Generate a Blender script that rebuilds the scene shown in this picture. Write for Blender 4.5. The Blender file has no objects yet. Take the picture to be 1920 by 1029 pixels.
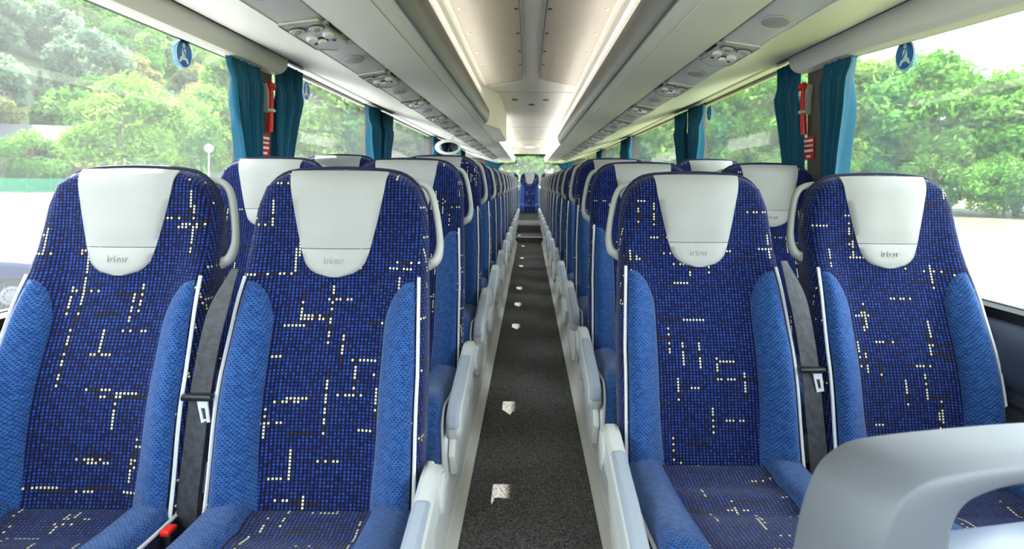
import bpy, bmesh, math, random
from mathutils import Vector, Matrix
random.seed(11)
SC = bpy.context.scene
COL = SC.collection
# ------------------------------------------------------------------ camera
H = 1.05                     # eye height above the aisle floor
cam_d = bpy.data.cameras.new('camera')
cam = bpy.data.objects.new('camera', cam_d); COL.objects.link(cam)
cam.location = (-0.012, 0.0, H)
cam.rotation_euler = (math.radians(90), math.radians(-0.45), 0)
cam_d.sensor_width = 36.0
cam_d.lens = 1112 / 1920 * 36
cam_d.shift_x = -32 / 1920
cam_d.shift_y = -(514.5 - 342) / 1920
cam_d.clip_start = 0.02; cam_d.clip_end = 1500
cam_d.dof.use_dof = True
cam_d.dof.focus_distance = 2.0
cam_d.dof.aperture_fstop = 5.0
SC.camera = cam
# ------------------------------------------------------------------ sky, sun, exposure
w = bpy.data.worlds.new('sky'); SC.world = w; w.use_nodes = True
bg = w.node_tree.nodes['Background']
bg.inputs[0].default_value = (0.86, 0.94, 1.0, 1)
bg.inputs[1].default_value = 2.8
sun_d = bpy.data.lights.new('sun', 'SUN')
sun = bpy.data.objects.new('sun', sun_d); COL.objects.link(sun)
sun_d.energy = 10.0; sun_d.angle = math.radians(0.6); sun_d.color = (1.0, 0.95, 0.86)
SUNDIR = Vector((-1.0, 1.0, 1.32)).normalized()      # towards the sun
sun.rotation_euler = SUNDIR.to_track_quat('Z', 'Y').to_euler()
vs = SC.view_settings
vs.view_transform = 'Standard'; vs.look = 'None'; vs.gamma = 1.0; vs.use_curve_mapping = False
vs.exposure = 2.0
SC.cycles.max_bounces = 10; SC.cycles.diffuse_bounces = 6
SC.cycles.transparent_max_bounces = 12
SC.cycles.caustics_reflective = False; SC.cycles.caustics_refractive = False
SC.cycles.sample_clamp_indirect = 8.0

# ------------------------------------------------------------------ materials
def srgb(r, g, b):
    f = lambda c: c / 12.92 if c <= 0.04045 else ((c + 0.055) / 1.055) ** 2.4
    return (f(r / 255), f(g / 255), f(b / 255), 1.0)

class NT:
    def __init__(s, name):
        s.m = bpy.data.materials.new(name); s.m.use_nodes = True
        s.t = s.m.node_tree; s.t.nodes.clear()
        s.out = s.n('ShaderNodeOutputMaterial')
    def n(s, typ, **kw):
        nd = s.t.nodes.new(typ)
        for k, v in kw.items(): setattr(nd, k, v)
        return nd
    def put(s, sock, v):
        if hasattr(v, 'is_output'): s.t.links.new(v, sock)
        elif v is not None: sock.default_value = v
    def math(s, op, a, b=None, c=None, clamp=False):
        nd = s.n('ShaderNodeMath', operation=op, use_clamp=clamp)
        s.put(nd.inputs[0], a)
        if b is not None: s.put(nd.inputs[1], b)
        if c is not None: s.put(nd.inputs[2], c)
        return nd.outputs[0]
    def mix(s, f, a, b):
        nd = s.n('ShaderNodeMix', data_type='RGBA')
        s.put(nd.inputs[0], f); s.put(nd.inputs[6], a); s.put(nd.inputs[7], b)
        return nd.outputs[2]
    def noise(s, scale, vec=None, detail=3.0):
        nd = s.n('ShaderNodeTexNoise'); nd.inputs['Scale'].default_value = scale
        nd.inputs['Detail'].default_value = detail
        if vec is not None: s.t.links.new(vec, nd.inputs['Vector'])
        return nd.outputs['Fac']
    def sep(s, v):
        nd = s.n('ShaderNodeSeparateXYZ'); s.t.links.new(v, nd.inputs[0]); return nd.outputs
    def comb(s, x, y, z=0.0):
        nd = s.n('ShaderNodeCombineXYZ')
        s.put(nd.inputs[0], x); s.put(nd.inputs[1], y); s.put(nd.inputs[2], z); return nd.outputs[0]
    def white(s, v):
        nd = s.n('ShaderNodeTexWhiteNoise', noise_dimensions='3D'); s.t.links.new(v, nd.inputs[0]); return nd.outputs[0]
    def coord(s, which): return s.n('ShaderNodeTexCoord').outputs[which]
    def bsdf(s, color, rough=0.5, metal=0.0, bump=None, bump_strength=0.3, bump_dist=0.002, spec=0.5, **kw):
        p = s.n('ShaderNodeBsdfPrincipled')
        s.put(p.inputs['Base Color'], color); s.put(p.inputs['Roughness'], rough)
        p.inputs['Metallic'].default_value = metal
        p.inputs['Specular IOR Level'].default_value = spec
        for k, v in kw.items(): s.put(p.inputs[k.replace('_', ' ')], v)
        if bump is not None:
            b = s.n('ShaderNodeBump'); b.inputs['Strength'].default_value = bump_strength
            b.inputs['Distance'].default_value = bump_dist
            s.t.links.new(bump, b.inputs['Height']); s.t.links.new(b.outputs[0], p.inputs['Normal'])
        return p.outputs[0]
    def done(s, shader):
        s.t.links.new(shader, s.out.inputs[0]); return s.m

def plastic(name, col, rough=0.45, var=0.04, bump=0.05, spec=0.4, scale=300, metal=0.0):
    t = NT(name); o = t.coord('Object')
    nz = t.noise(3.0, o)
    dark = tuple(c * (1 - var * 2) for c in col[:3]) + (1,)
    c = t.mix(nz, dark, col)
    return t.done(t.bsdf(c, rough, metal, bump=t.noise(scale, o, 1.0), bump_strength=bump, bump_dist=0.001, spec=spec))

def mat_pattern():
    t = NT('seat_pattern_fabric')
    uv = t.sep(t.coord('UV'))
    rnd = t.n('ShaderNodeObjectInfo').outputs['Random']
    off = t.math('FLOOR', t.math('MULTIPLY', rnd, 900.0))
    u = t.math('ADD', t.math('MULTIPLY', uv[0], 1 / 0.0086), off)
    v = t.math('ADD', t.math('MULTIPLY', uv[1], 1 / 0.0071), off)
    cu, cv = t.math('FLOOR', u), t.math('FLOOR', v)
    fu, fv = t.math('FRACT', u), t.math('FRACT', v)
    du = t.math('ABSOLUTE', t.math('SUBTRACT', fu, 0.5)); dv = t.math('ABSOLUTE', t.math('SUBTRACT', fv, 0.5))
    r = t.math('MAXIMUM', t.math('DIVIDE', du, 0.27), t.math('DIVIDE', dv, 0.34))
    dot = t.math('SUBTRACT', 1.0, t.math('SMOOTHSTEP', 0.8, 1.1, r)) if False else None
    mr = t.n('ShaderNodeMapRange', interpolation_type='SMOOTHSTEP')
    t.put(mr.inputs[0], r); mr.inputs[1].default_value = 0.8; mr.inputs[2].default_value = 1.1
    mr.inputs[3].default_value = 1.0; mr.inputs[4].default_value = 0.0
    dot = mr.outputs[0]
    cell = t.white(t.comb(cu, cv, 3.0))
    cell2 = t.white(t.comb(cu, cv, 9.0))
    # vertical and horizontal runs of pale stitches
    sh = t.math('MULTIPLY', t.white(t.comb(cu, 5.0, 1.0)), 40.0)
    vb = t.math('FLOOR', t.math('DIVIDE', t.math('ADD', cv, sh), 9.0))
    vr = t.math('LESS_THAN', t.white(t.comb(cu, vb, 21.0)), 0.052)
    sh2 = t.math('MULTIPLY', t.white(t.comb(7.0, cv, 2.0)), 40.0)
    hb = t.math('FLOOR', t.math('DIVIDE', t.math('ADD', cu, sh2), 7.0))
    hr = t.math('LESS_THAN', t.white(t.comb(hb, cv, 33.0)), 0.034)
    hd = t.math('LESS_THAN', t.white(t.comb(hb, cv, 51.0)), 0.016)
    run = t.math('MAXIMUM', vr, hr)
    keep = t.math('LESS_THAN', cell, 0.66)
    pale = t.math('MULTIPLY', run, keep)
    dull = t.math('MULTIPLY', run, t.math('SUBTRACT', 1.0, keep))
    dull = t.math('MAXIMUM', dull, hd)
    blue = t.mix(cell2, srgb(10, 27, 98), srgb(33, 64, 154))
    c = t.mix(dull, blue, srgb(50, 40, 52))
    c = t.mix(pale, c, srgb(205, 202, 190))
    base = t.mix(t.math('GREATER_THAN', cell, 0.5), srgb(3, 4, 14), srgb(6, 8, 28))
    c = t.mix(dot, base, c)
    sh = t.bsdf(c, 0.9, 0.0, bump=dot, bump_strength=0.5, bump_dist=0.0015, spec=0.15, Sheen_Weight=0.12)
    return t.done(sh)

def mat_plain_blue():
    t = NT('seat_plain_blue_fabric')
    uv = t.sep(t.coord('UV'))
    v = t.math('MULTIPLY', uv[1], 1 / 0.0048)
    cv = t.math('FLOOR', v)
    odd = t.math('MULTIPLY', t.math('MODULO', cv, 2.0), 0.5)
    u = t.math('ADD', t.math('MULTIPLY', uv[0], 1 / 0.0088), odd)
    fu = t.math('SUBTRACT', t.math('FRACT', u), 0.5); fv = t.math('SUBTRACT', t.math('FRACT', v), 0.5)
    r = t.math('SQRT', t.math('ADD', t.math('MULTIPLY', fu, fu), t.math('MULTIPLY', t.math('MULTIPLY', fv, fv), 1.1)))
    mr = t.n('ShaderNodeMapRange', interpolation_type='SMOOTHSTEP')
    t.put(mr.inputs[0], r); mr.inputs[1].default_value = 0.20; mr.inputs[2].default_value = 0.42
    hole = mr.outputs[0]
    cell = t.white(t.comb(t.math('FLOOR', u), cv, 4.0))
    hi = t.mix(cell, srgb(21, 60, 117), srgb(43, 88, 144))
    c = t.mix(hole, srgb(8, 30, 78), hi)
    return t.done(t.bsdf(c, 0.85, 0.0, bump=hole, bump_strength=0.6, bump_dist=0.0015, spec=0.2, Sheen_Weight=0.15))

def mat_carpet():
    t = NT('carpet'); o = t.coord('Object')
    vo = t.n('ShaderNodeTexVoronoi'); vo.inputs['Scale'].default_value = 210
    t.t.links.new(o, vo.inputs['Vector'])
    f = vo.outputs['Distance']
    cr = t.sep(vo.outputs['Color'])
    c = t.mix(cr[0], srgb(84, 82, 82), srgb(176, 172, 170))
    c = t.mix(t.math('MULTIPLY', f, 1.1), c, srgb(52, 51, 54))
    c = t.mix(t.math('MULTIPLY', t.noise(6.0, o), 0.5), c, srgb(104, 101, 99))
    return t.done(t.bsdf(c, 0.95, bump=t.math('SUBTRACT', 1.0, f), bump_strength=0.9, bump_dist=0.004, spec=0.1))

def mat_leather():
    t = NT('headrest_leather'); o = t.coord('Object')
    vo = t.n('ShaderNodeTexVoronoi'); vo.inputs['Scale'].default_value = 450
    t.t.links.new(o, vo.inputs['Vector'])
    nz = t.noise(9.0, o)
    c = t.mix(nz, srgb(150, 149, 146), srgb(162, 161, 158))
    return t.done(t.bsdf(c, 0.5, bump=t.math('ADD', t.math('MULTIPLY', vo.outputs['Distance'], 0.25), nz), bump_strength=0.25, bump_dist=0.002, spec=0.35))

def mat_perforated():
    t = NT('perforated_panel'); o = t.sep(t.coord('Object'))
    v = t.math('MULTIPLY', o[1], 1 / 0.008); cv = t.math('FLOOR', v)
    u = t.math('ADD', t.math('MULTIPLY', o[0], 1 / 0.0095), t.math('MULTIPLY', t.math('MODULO', cv, 2.0), 0.5))
    fu = t.math('SUBTRACT', t.math('FRACT', u), 0.5); fv = t.math('SUBTRACT', t.math('FRACT', v), 0.5)
    r = t.math('SQRT', t.math('ADD', t.math('MULTIPLY', fu, fu), t.math('MULTIPLY', fv, fv)))
    hole = t.math('LESS_THAN', r, 0.27)
    c = t.mix(hole, srgb(222, 212, 196), srgb(150, 138, 122))
    return t.done(t.bsdf(c, 0.45, bump=t.math('SUBTRACT', 1.0, hole), bump_strength=0.5, bump_dist=0.002))

def mat_glass():
    t = NT('window_glass')
    tr = t.n('ShaderNodeBsdfTransparent'); tr.inputs[0].default_value = (0.93, 0.96, 0.95, 1)
    gl = t.n('ShaderNodeBsdfGlossy'); gl.inputs['Roughness'].default_value = 0.02
    tl = t.n('ShaderNodeBsdfTranslucent'); tl.inputs[0].default_value = (0.9, 0.95, 1, 1)
    fr = t.n('ShaderNodeFresnel'); fr.inputs[0].default_value = 1.35
    haze_veil = t.math('MULTIPLY_ADD', t.noise(1.2, t.coord('Object'), 3.0), 0.006, 0.017)  # translucent veil put into the glass to imitate haze over the view
    m1 = t.n('ShaderNodeMixShader'); t.put(m1.inputs[0], haze_veil)
    t.t.links.new(tr.outputs[0], m1.inputs[1]); t.t.links.new(tl.outputs[0], m1.inputs[2])
    m2 = t.n('ShaderNodeMixShader'); t.put(m2.inputs[0], t.math('MULTIPLY', fr.outputs[0], 0.25))
    t.t.links.new(m1.outputs[0], m2.inputs[1]); t.t.links.new(gl.outputs[0], m2.inputs[2])
    return t.done(m2.outputs[0])

def mat_curtain():
    t = NT('curtain_cloth'); o = t.coord('Object')
    nz = t.noise(420.0, o, 1.0)
    c = t.mix(nz, srgb(7, 80, 106), srgb(18, 106, 134))
    p = t.bsdf(c, 0.6, bump=nz, bump_strength=0.2, bump_dist=0.001, spec=0.3, Sheen_Weight=0.2)
    tl = t.n('ShaderNodeBsdfTranslucent'); t.put(tl.inputs[0], srgb(10, 120, 165))
    m = t.n('ShaderNodeMixShader'); m.inputs[0].default_value = 0.2
    t.t.links.new(p, m.inputs[1]); t.t.links.new(tl.outputs[0], m.inputs[2])
    return t.done(m.outputs[0])

def mat_leaf(name, a, b, c3, tr=0.45):
    t = NT(name)
    at = t.n('ShaderNodeAttribute', attribute_name='rnd')
    f = at.outputs['Fac']
    c = t.mix(f, a, b)
    c = t.mix(t.math('GREATER_THAN', f, 0.86), c, c3)
    d = t.n('ShaderNodeBsdfDiffuse'); t.put(d.inputs[0], c)
    tl = t.n('ShaderNodeBsdfTranslucent'); t.put(tl.inputs[0], c)
    m = t.n('ShaderNodeMixShader'); m.inputs[0].default_value = tr
    t.t.links.new(d.outputs[0], m.inputs[1]); t.t.links.new(tl.outputs[0], m.inputs[2])
    return t.done(m.outputs[0])

def mat_two(name, a, b, scale, rough=0.9, bump=0.3):
    t = NT(name); o = t.coord('Object')
    f = t.noise(scale, o, 6.0)
    mr = t.n('ShaderNodeMapRange'); t.put(mr.inputs[0], f); mr.inputs[1].default_value = 0.35; mr.inputs[2].default_value = 0.65
    return t.done(t.bsdf(t.mix(mr.outputs[0], a, b), rough, bump=f, bump_strength=bump, bump_dist=0.05))

M = dict(
    pattern=mat_pattern(), blue=mat_plain_blue(), carpet=mat_carpet(), leather=mat_leather(),
    perf=mat_perforated(), glass=mat_glass(), curtain=mat_curtain(),
    piping=plastic('white_piping', srgb(200, 202, 205), 0.55),
    navy=plastic('navy_edge', srgb(16, 20, 52), 0.8),
    shell=plastic('seat_back_shell', srgb(60, 64, 74), 0.5),
    handle=plastic('warm_grey_handle', srgb(164, 164, 159), 0.4),
    arm=plastic('armrest_light_grey', srgb(190, 191, 190), 0.4),
    pad=plastic('armrest_pad_blue_grey', srgb(150, 157, 170), 0.6, bump=0.2),
    base=plastic('pedestal_grey', srgb(226, 226, 224), 0.45),
    trim=plastic('aisle_trim', srgb(232, 230, 222), 0.4),
    belt=mat_two('belt_webbing', srgb(26, 27, 32), srgb(44, 46, 53), 60.0, 0.6, 0.1),
    black=plastic('black_plastic', srgb(24, 24, 28), 0.35),
    chrome=plastic('chrome', srgb(215, 217, 222), 0.3, metal=0.3),
    red=plastic('red_plastic', srgb(214, 34, 26), 0.4),
    redsign=plastic('red_sign', srgb(206, 40, 34), 0.5),
    white=plastic('white_print', srgb(245, 245, 245), 0.5),
    sticker=plastic('blue_sticker', srgb(16, 116, 196), 0.4),
    ceil=plastic('ceiling_beige', srgb(242, 240, 233), 0.5, var=0.01),
    rack=plastic('rack_beige', srgb(240, 237, 228), 0.5, var=0.012),
    rail=plastic('rack_rail_grey', srgb(92, 94, 94), 0.35),
    railw=plastic('rack_rail_white', srgb(232, 230, 222), 0.4),
    speaker=plastic('speaker_grey', srgb(176, 175, 178), 0.5),
    strip=plastic('service_strip', srgb(222, 220, 222), 0.28),
    gap=plastic('dark_channel', srgb(72, 74, 78), 0.5),
    greystrip=plastic('header_grey', srgb(128, 128, 122), 0.5),
    pillar=plastic('pillar_taupe', srgb(104, 98, 92), 0.8, bump=0.3),
    wall=plastic('wall_trim_grey', srgb(66, 72, 90), 0.5),
    wall2=plastic('wall_lower_dark', srgb(38, 40, 48), 0.7),
    rubber=plastic('black_rubber', srgb(18, 18, 20), 0.6),
    fg=plastic('handrail_grey', srgb(104, 107, 116), 0.42, scale=500, bump=0.08),
    tray=plastic('tray_pale_blue', srgb(138, 150, 178), 0.3),
    lens=plastic('lamp_lens', srgb(245, 245, 245), 0.15),
    mirror=plastic('mirror_glass', srgb(95, 100, 120), 0.03, bump=0.0, metal=1.0),
    asphalt=mat_two('asphalt', srgb(112, 110, 109), srgb(128, 126, 125), 0.8),
    grass=mat_two('meadow_grass', srgb(72, 82, 38), srgb(98, 96, 54), 0.35),
    hill=mat_two('forest_floor', srgb(46, 60, 38), srgb(68, 78, 52), 0.08),
    bark=mat_two('bark', srgb(84, 72, 60), srgb(124, 108, 92), 6.0),
    roof=plastic('shed_roof', srgb(62, 60, 63), 0.8),
    shedwall=plastic('shed_wall', srgb(96, 78, 66), 0.8),
    fence=plastic('fence_green', srgb(38, 140, 110), 0.6),
    carpaint=plastic('car_paint', srgb(28, 36, 70), 0.35, bump=0.0, spec=0.25),
    carglass=plastic('car_glass', srgb(20, 24, 30), 0.06, bump=0.0, spec=0.7),
    tyre=plastic('tyre', srgb(34, 34, 36), 0.8),
    rim=plastic('wheel_cover', srgb(96, 98, 104), 0.35),
)
def mat_lamp(name, col, strength):
    t = NT(name); e = t.n('ShaderNodeEmission'); e.inputs[0].default_value = col; e.inputs[1].default_value = strength
    return t.done(e.outputs[0])
M['cove'] = mat_lamp('added_fill_glow', (1.0, 0.97, 0.92, 1), 2.5)  # glow for the added strips that lift the ceiling brightness
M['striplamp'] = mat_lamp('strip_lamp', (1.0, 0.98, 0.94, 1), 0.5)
M['leaf1'] = mat_leaf('leaf_bright', srgb(80, 124, 46), srgb(132, 164, 76), srgb(176, 190, 118))
M['leaf2'] = mat_leaf('leaf_mid', srgb(66, 112, 48), srgb(112, 156, 70), srgb(160, 188, 108))
M['leaf3'] = mat_leaf('leaf_olive', srgb(96, 102, 60), srgb(146, 142, 88), srgb(186, 172, 116))
M['leaf4'] = mat_leaf('leaf_dark', srgb(34, 66, 42), srgb(62, 98, 58), srgb(86, 118, 72), 0.15)
M['leaf5'] = mat_leaf('leaf_grey_green', srgb(74, 98, 82), srgb(116, 136, 110), srgb(156, 168, 136))

# ------------------------------------------------------------------ mesh helpers
def make_mesh(name, verts, faces, mat, smooth=35, uv=True):
    me = bpy.data.meshes.new(name)
    me.from_pydata([tuple(v) for v in verts], [], faces)
    me.materials.append(mat)
    bm = bmesh.new(); bm.from_mesh(me)
    bmesh.ops.recalc_face_normals(bm, faces=bm.faces)
    bm.to_mesh(me); bm.free()
    if smooth:
        me.shade_smooth(); me.set_sharp_from_angle(angle=math.radians(smooth))
    if uv:
        lay = me.uv_layers.new(name='UVMap')
        for p in me.polygons:
            n = p.normal; ax = max(range(3), key=lambda k: abs(n[k]) * (1.0 if k != 2 else 1.0))
            for li in p.loop_indices:
                c = me.vertices[me.loops[li].vertex_index].co
                if ax == 0: q = (c.y + 3.3, c.z)
                elif ax == 1: q = (c.x, c.z)
                else: q = (c.x, c.y + 0.45)
                lay.data[li].uv = (q[0] + 5.0, q[1] + 5.0)
    return me

def link(name, me, parent=None, loc=None):
    o = bpy.data.objects.new(name, me); COL.objects.link(o)
    if parent: o.parent = parent
    if loc: o.location = loc
    return o

def obj(name, vf, mat, parent=None, smooth=35, uv=True, loc=None):
    return link(name, make_mesh(name, vf[0], vf[1], M[mat] if isinstance(mat, str) else mat, smooth, uv), parent, loc)

def tag(o, label=None, cat=None, group=None, kind=None):
    if label: o['label'] = label
    if cat: o['category'] = cat
    if group: o['group'] = group
    if kind: o['kind'] = kind
    return o

def empty(name, loc=(0, 0, 0), **kw):
    o = bpy.data.objects.new(name, None); COL.objects.link(o); o.location = loc; o.empty_display_size = 0.1
    return tag(o, **kw)

def struct(name, vf, mat, parent=None, label=None, **kw):
    o = obj(name, vf, mat, parent, **kw)
    if parent is None: o['kind'] = 'structure'
    if label: o['label'] = label
    return o

def join(*vfs):
    V, F = [], []
    for v, f in vfs:
        n = len(V); V += [tuple(x) for x in v]; F += [tuple(i + n for i in ff) for ff in f]
    return V, F

def xf(vf, mat4):
    return [tuple(mat4 @ Vector(v)) for v in vf[0]], vf[1]

def gridf(nu, nv, wrap_u=False):
    F = []
    for i in range(nu if wrap_u else nu - 1):
        for j in range(nv - 1):
            a = i * nv + j; b = ((i + 1) % nu) * nv + j
            F.append((a, b, b + 1, a + 1))
    return F

def pad(top, bot):
    """closed slab from two point grids of the same size"""
    nu, nv = len(top), len(top[0])
    V = [p for r in top for p in r] + [p for r in bot for p in r]
    N = nu * nv
    F = gridf(nu, nv) + [tuple(i + N for i in reversed(f)) for f in gridf(nu, nv)]
    ring = [j for j in range(nv)] + [i * nv + nv - 1 for i in range(1, nu)] + \
           [(nu - 1) * nv + j for j in range(nv - 2, -1, -1)] + [i * nv for i in range(nu - 2, 0, -1)]
    for k in range(len(ring)):
        a, b = ring[k], ring[(k + 1) % len(ring)]
        F.append((a, b, b + N, a + N))
    return V, F

def tube(pts, r, n=8, flat=1.0, closed=False, up=None):
    P = [Vector(p) for p in pts]; L = len(P); V = []; F = []
    ref = Vector(up) if up else None
    prev = None
    for i, p in enumerate(P):
        a = P[(i - 1) % L] if (closed or i > 0) else p
        b = P[(i + 1) % L] if (closed or i < L - 1) else p
        t = (b - a).normalized()
        if ref: nrm = ref - t * ref.dot(t)
        elif prev is None: nrm = t.orthogonal()
        else: nrm = prev - t * prev.dot(t)
        nrm = nrm.normalized() if nrm.length > 1e-6 else t.orthogonal().normalized()
        prev = nrm; bi = t.cross(nrm)
        rr = r[i] if isinstance(r, (list, tuple)) else r
        for k in range(n):
            an = 2 * math.pi * k / n
            V.append(p + nrm * rr * math.cos(an) + bi * rr * flat * math.sin(an))
    for i in range(L if closed else L - 1):
        for k in range(n):
            a = i * n + k; b = i * n + (k + 1) % n; j = ((i + 1) % L) * n
            F.append((a, b, j + (k + 1) % n, j + k))
    if not closed:
        F.append(tuple(range(n - 1, -1, -1))); F.append(tuple((L - 1) * n + k for k in range(n)))
    return V, F

def prism(poly, axis, a, b):
    """closed polygon extruded along an axis; poly given in the two other axes"""
    def mk(p, t):
        if axis == 'y': return (p[0], t, p[1])
        if axis == 'x': return (t, p[0], p[1])
        return (p[0], p[1], t)
    n = len(poly)
    V = [mk(p, a) for p in poly] + [mk(p, b) for p in poly]
    F = [tuple(range(n)), tuple(range(2 * n - 1, n - 1, -1))]
    F += [(i, (i + 1) % n, n + (i + 1) % n, n + i) for i in range(n)]
    return V, F

def ribbon(line, y0, y1, th, out=(0, 1)):
    """open profile line (x,z) extruded along y with thickness th along `out`"""
    V = []
    n = len(line)
    for y in (y0, y1):
        V += [(p[0], y, p[1]) for p in line]
        V += [(p[0] + out[0] * th, y, p[1] + out[1] * th) for p in line]
    F = []
    for i in range(n - 1):
        F.append((i, i + 1, 2 * n + i + 1, 2 * n + i))
        F.append((n + i, 3 * n + i, 3 * n + i + 1, n + i + 1))
    F.append((0, 2 * n, 3 * n, n)); F.append((n - 1, 2 * n - 1, 4 * n - 1, 3 * n - 1))
    for i in range(n - 1):
        F.append((i, n + i, n + i + 1, i + 1)); F.append((2 * n + i, 2 * n + i + 1, 3 * n + i + 1, 3 * n + i))
    return V, F

def rbox(c, s, r=0.01, seg=2):
    bm = bmesh.new(); bmesh.ops.create_cube(bm, size=1.0)
    for v in bm.verts: v.co = Vector((v.co.x * s[0], v.co.y * s[1], v.co.z * s[2]))
    r = min(r, min(s) * 0.49)
    if r > 0: bmesh.ops.bevel(bm, geom=bm.edges[:], offset=r, segments=seg, profile=0.5, affect='EDGES')
    bm.verts.index_update()
    V = [tuple(v.co + Vector(c)) for v in bm.verts]; F = [tuple(v.index for v in f.verts) for f in bm.faces]
    bm.free(); return V, F

def disc(c, r, h, axis='z', n=20, ry=None, bev=0.25):
    """short round button, rounded rim, standing along axis from c"""
    prof = [(1.0, 0.0), (1.0, h * (1 - bev)), (1 - 0.12, h), (0.0, h)]
    ry = ry or r; V = []; F = []
    for k in range(n):
        a = 2 * math.pi * k / n
        for q, z in prof[:-1]:
            V.append((math.cos(a) * r * q, math.sin(a) * ry * q, z))
    m = 3
    for k in range(n):
        a = k * m; b = ((k + 1) % n) * m
        for j in range(m - 1): F.append((a + j, b + j, b + j + 1, a + j + 1))
    F.append(tuple(k * m + m - 1 for k in range(n))); F.append(tuple(k * m for k in reversed(range(n))))
    R = {'z': Matrix.Identity(4), '-z': Matrix.Rotation(math.pi, 4, 'X'), 'x': Matrix.Rotation(math.pi / 2, 4, 'Y'),
         '-x': Matrix.Rotation(-math.pi / 2, 4, 'Y'), '-y': Matrix.Rotation(math.pi / 2, 4, 'X'), 'y': Matrix.Rotation(-math.pi / 2, 4, 'X')}[axis]
    return xf((V, F), Matrix.Translation(Vector(c)) @ R)

def bezier(P, n):
    """catmull-rom through points"""
    P = [Vector(p) for p in P]; out = []
    for i in range(len(P) - 1):
        p0 = P[max(i - 1, 0)]; p1 = P[i]; p2 = P[i + 1]; p3 = P[min(i + 2, len(P) - 1)]
        for k in range(n):
            t = k / n
            out.append(0.5 * ((2 * p1) + (p2 - p0) * t + (2 * p0 - 5 * p1 + 4 * p2 - p3) * t * t + (3 * p1 - p0 - 3 * p2 + p3) * t ** 3))
    out.append(P[-1]); return out

def interp(tab, x):
    if x <= tab[0][0]: return tab[0][1]
    for (a, fa), (b, fb) in zip(tab, tab[1:]):
        if x <= b: return fa + (fb - fa) * (x - a) / (b - a)
    return tab[-1][1]

def smooth(a, b, x):
    t = max(0.0, min(1.0, (x - a) / (b - a))); return t * t * (3 - 2 * t)

def text_mesh(s, size, depth, mat, name):
    cu = bpy.data.curves.new(name, 'FONT'); cu.body = s; cu.size = size; cu.extrude = depth; cu.align_x = 'CENTER'
    cu.resolution_u = 2
    tmp = bpy.data.objects.new(name, cu); COL.objects.link(tmp)
    bpy.context.view_layer.update()
    me = bpy.data.meshes.new_from_object(tmp.evaluated_get(bpy.context.evaluated_depsgraph_get()))
    bpy.data.objects.remove(tmp); bpy.data.curves.remove(cu)
    me.materials.clear(); me.materials.append(M[mat]); me.name = name
    return me

def copy_tree(o, parent=None):
    c = o.copy(); COL.objects.link(c); c.parent = parent
    for ch in list(o.children): copy_tree(ch, c)
    return c

ORD = ['first', 'second', 'third', 'fourth', 'fifth', 'sixth', 'seventh', 'eighth', 'ninth', 'tenth', 'eleventh', 'twelfth', 'thirteenth', 'fourteenth']
PITCH = 0.78
NROW = 14
D0 = {-1: 1.42, 1: 1.64}
def platform(k): return (0.048, 0.103, 0.150)[min(k, 2)]
YF, YB = -2.0, 13.95        # front and rear of the saloon
GL = 1.26                   # glass plane
PIL = {-1: [2.62, 4.62, 7.5, 10.3], 1: [2.475, 4.42, 7.25, 10.0]}

# ------------------------------------------------------------------ the bus: floor, platforms, walls, ceiling
struct('floor', rbox((0, (YF + YB) / 2, -0.03), (0.50, YB - YF, 0.06), 0.0), 'carpet', label='dark grey speckled aisle carpet')
tread = struct('floor_step', rbox((0, 10.82, 0.05), (0.50, 0.98, 0.10), 0.006), 'carpet', label='carpeted step across the aisle near the rear')
struct('nosing', rbox((0, 10.325, 0.098), (0.50, 0.035, 0.02), 0.005), 'trim', tread)
tread2 = struct('floor_platform', rbox((0, 12.6, 0.115), (0.50, 2.66, 0.23), 0.006), 'carpet', label='carpeted rear platform before the back bench')
struct('nosing', rbox((0, 11.285, 0.226), (0.50, 0.03, 0.014), 0.004), 'gap', tread2)

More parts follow.
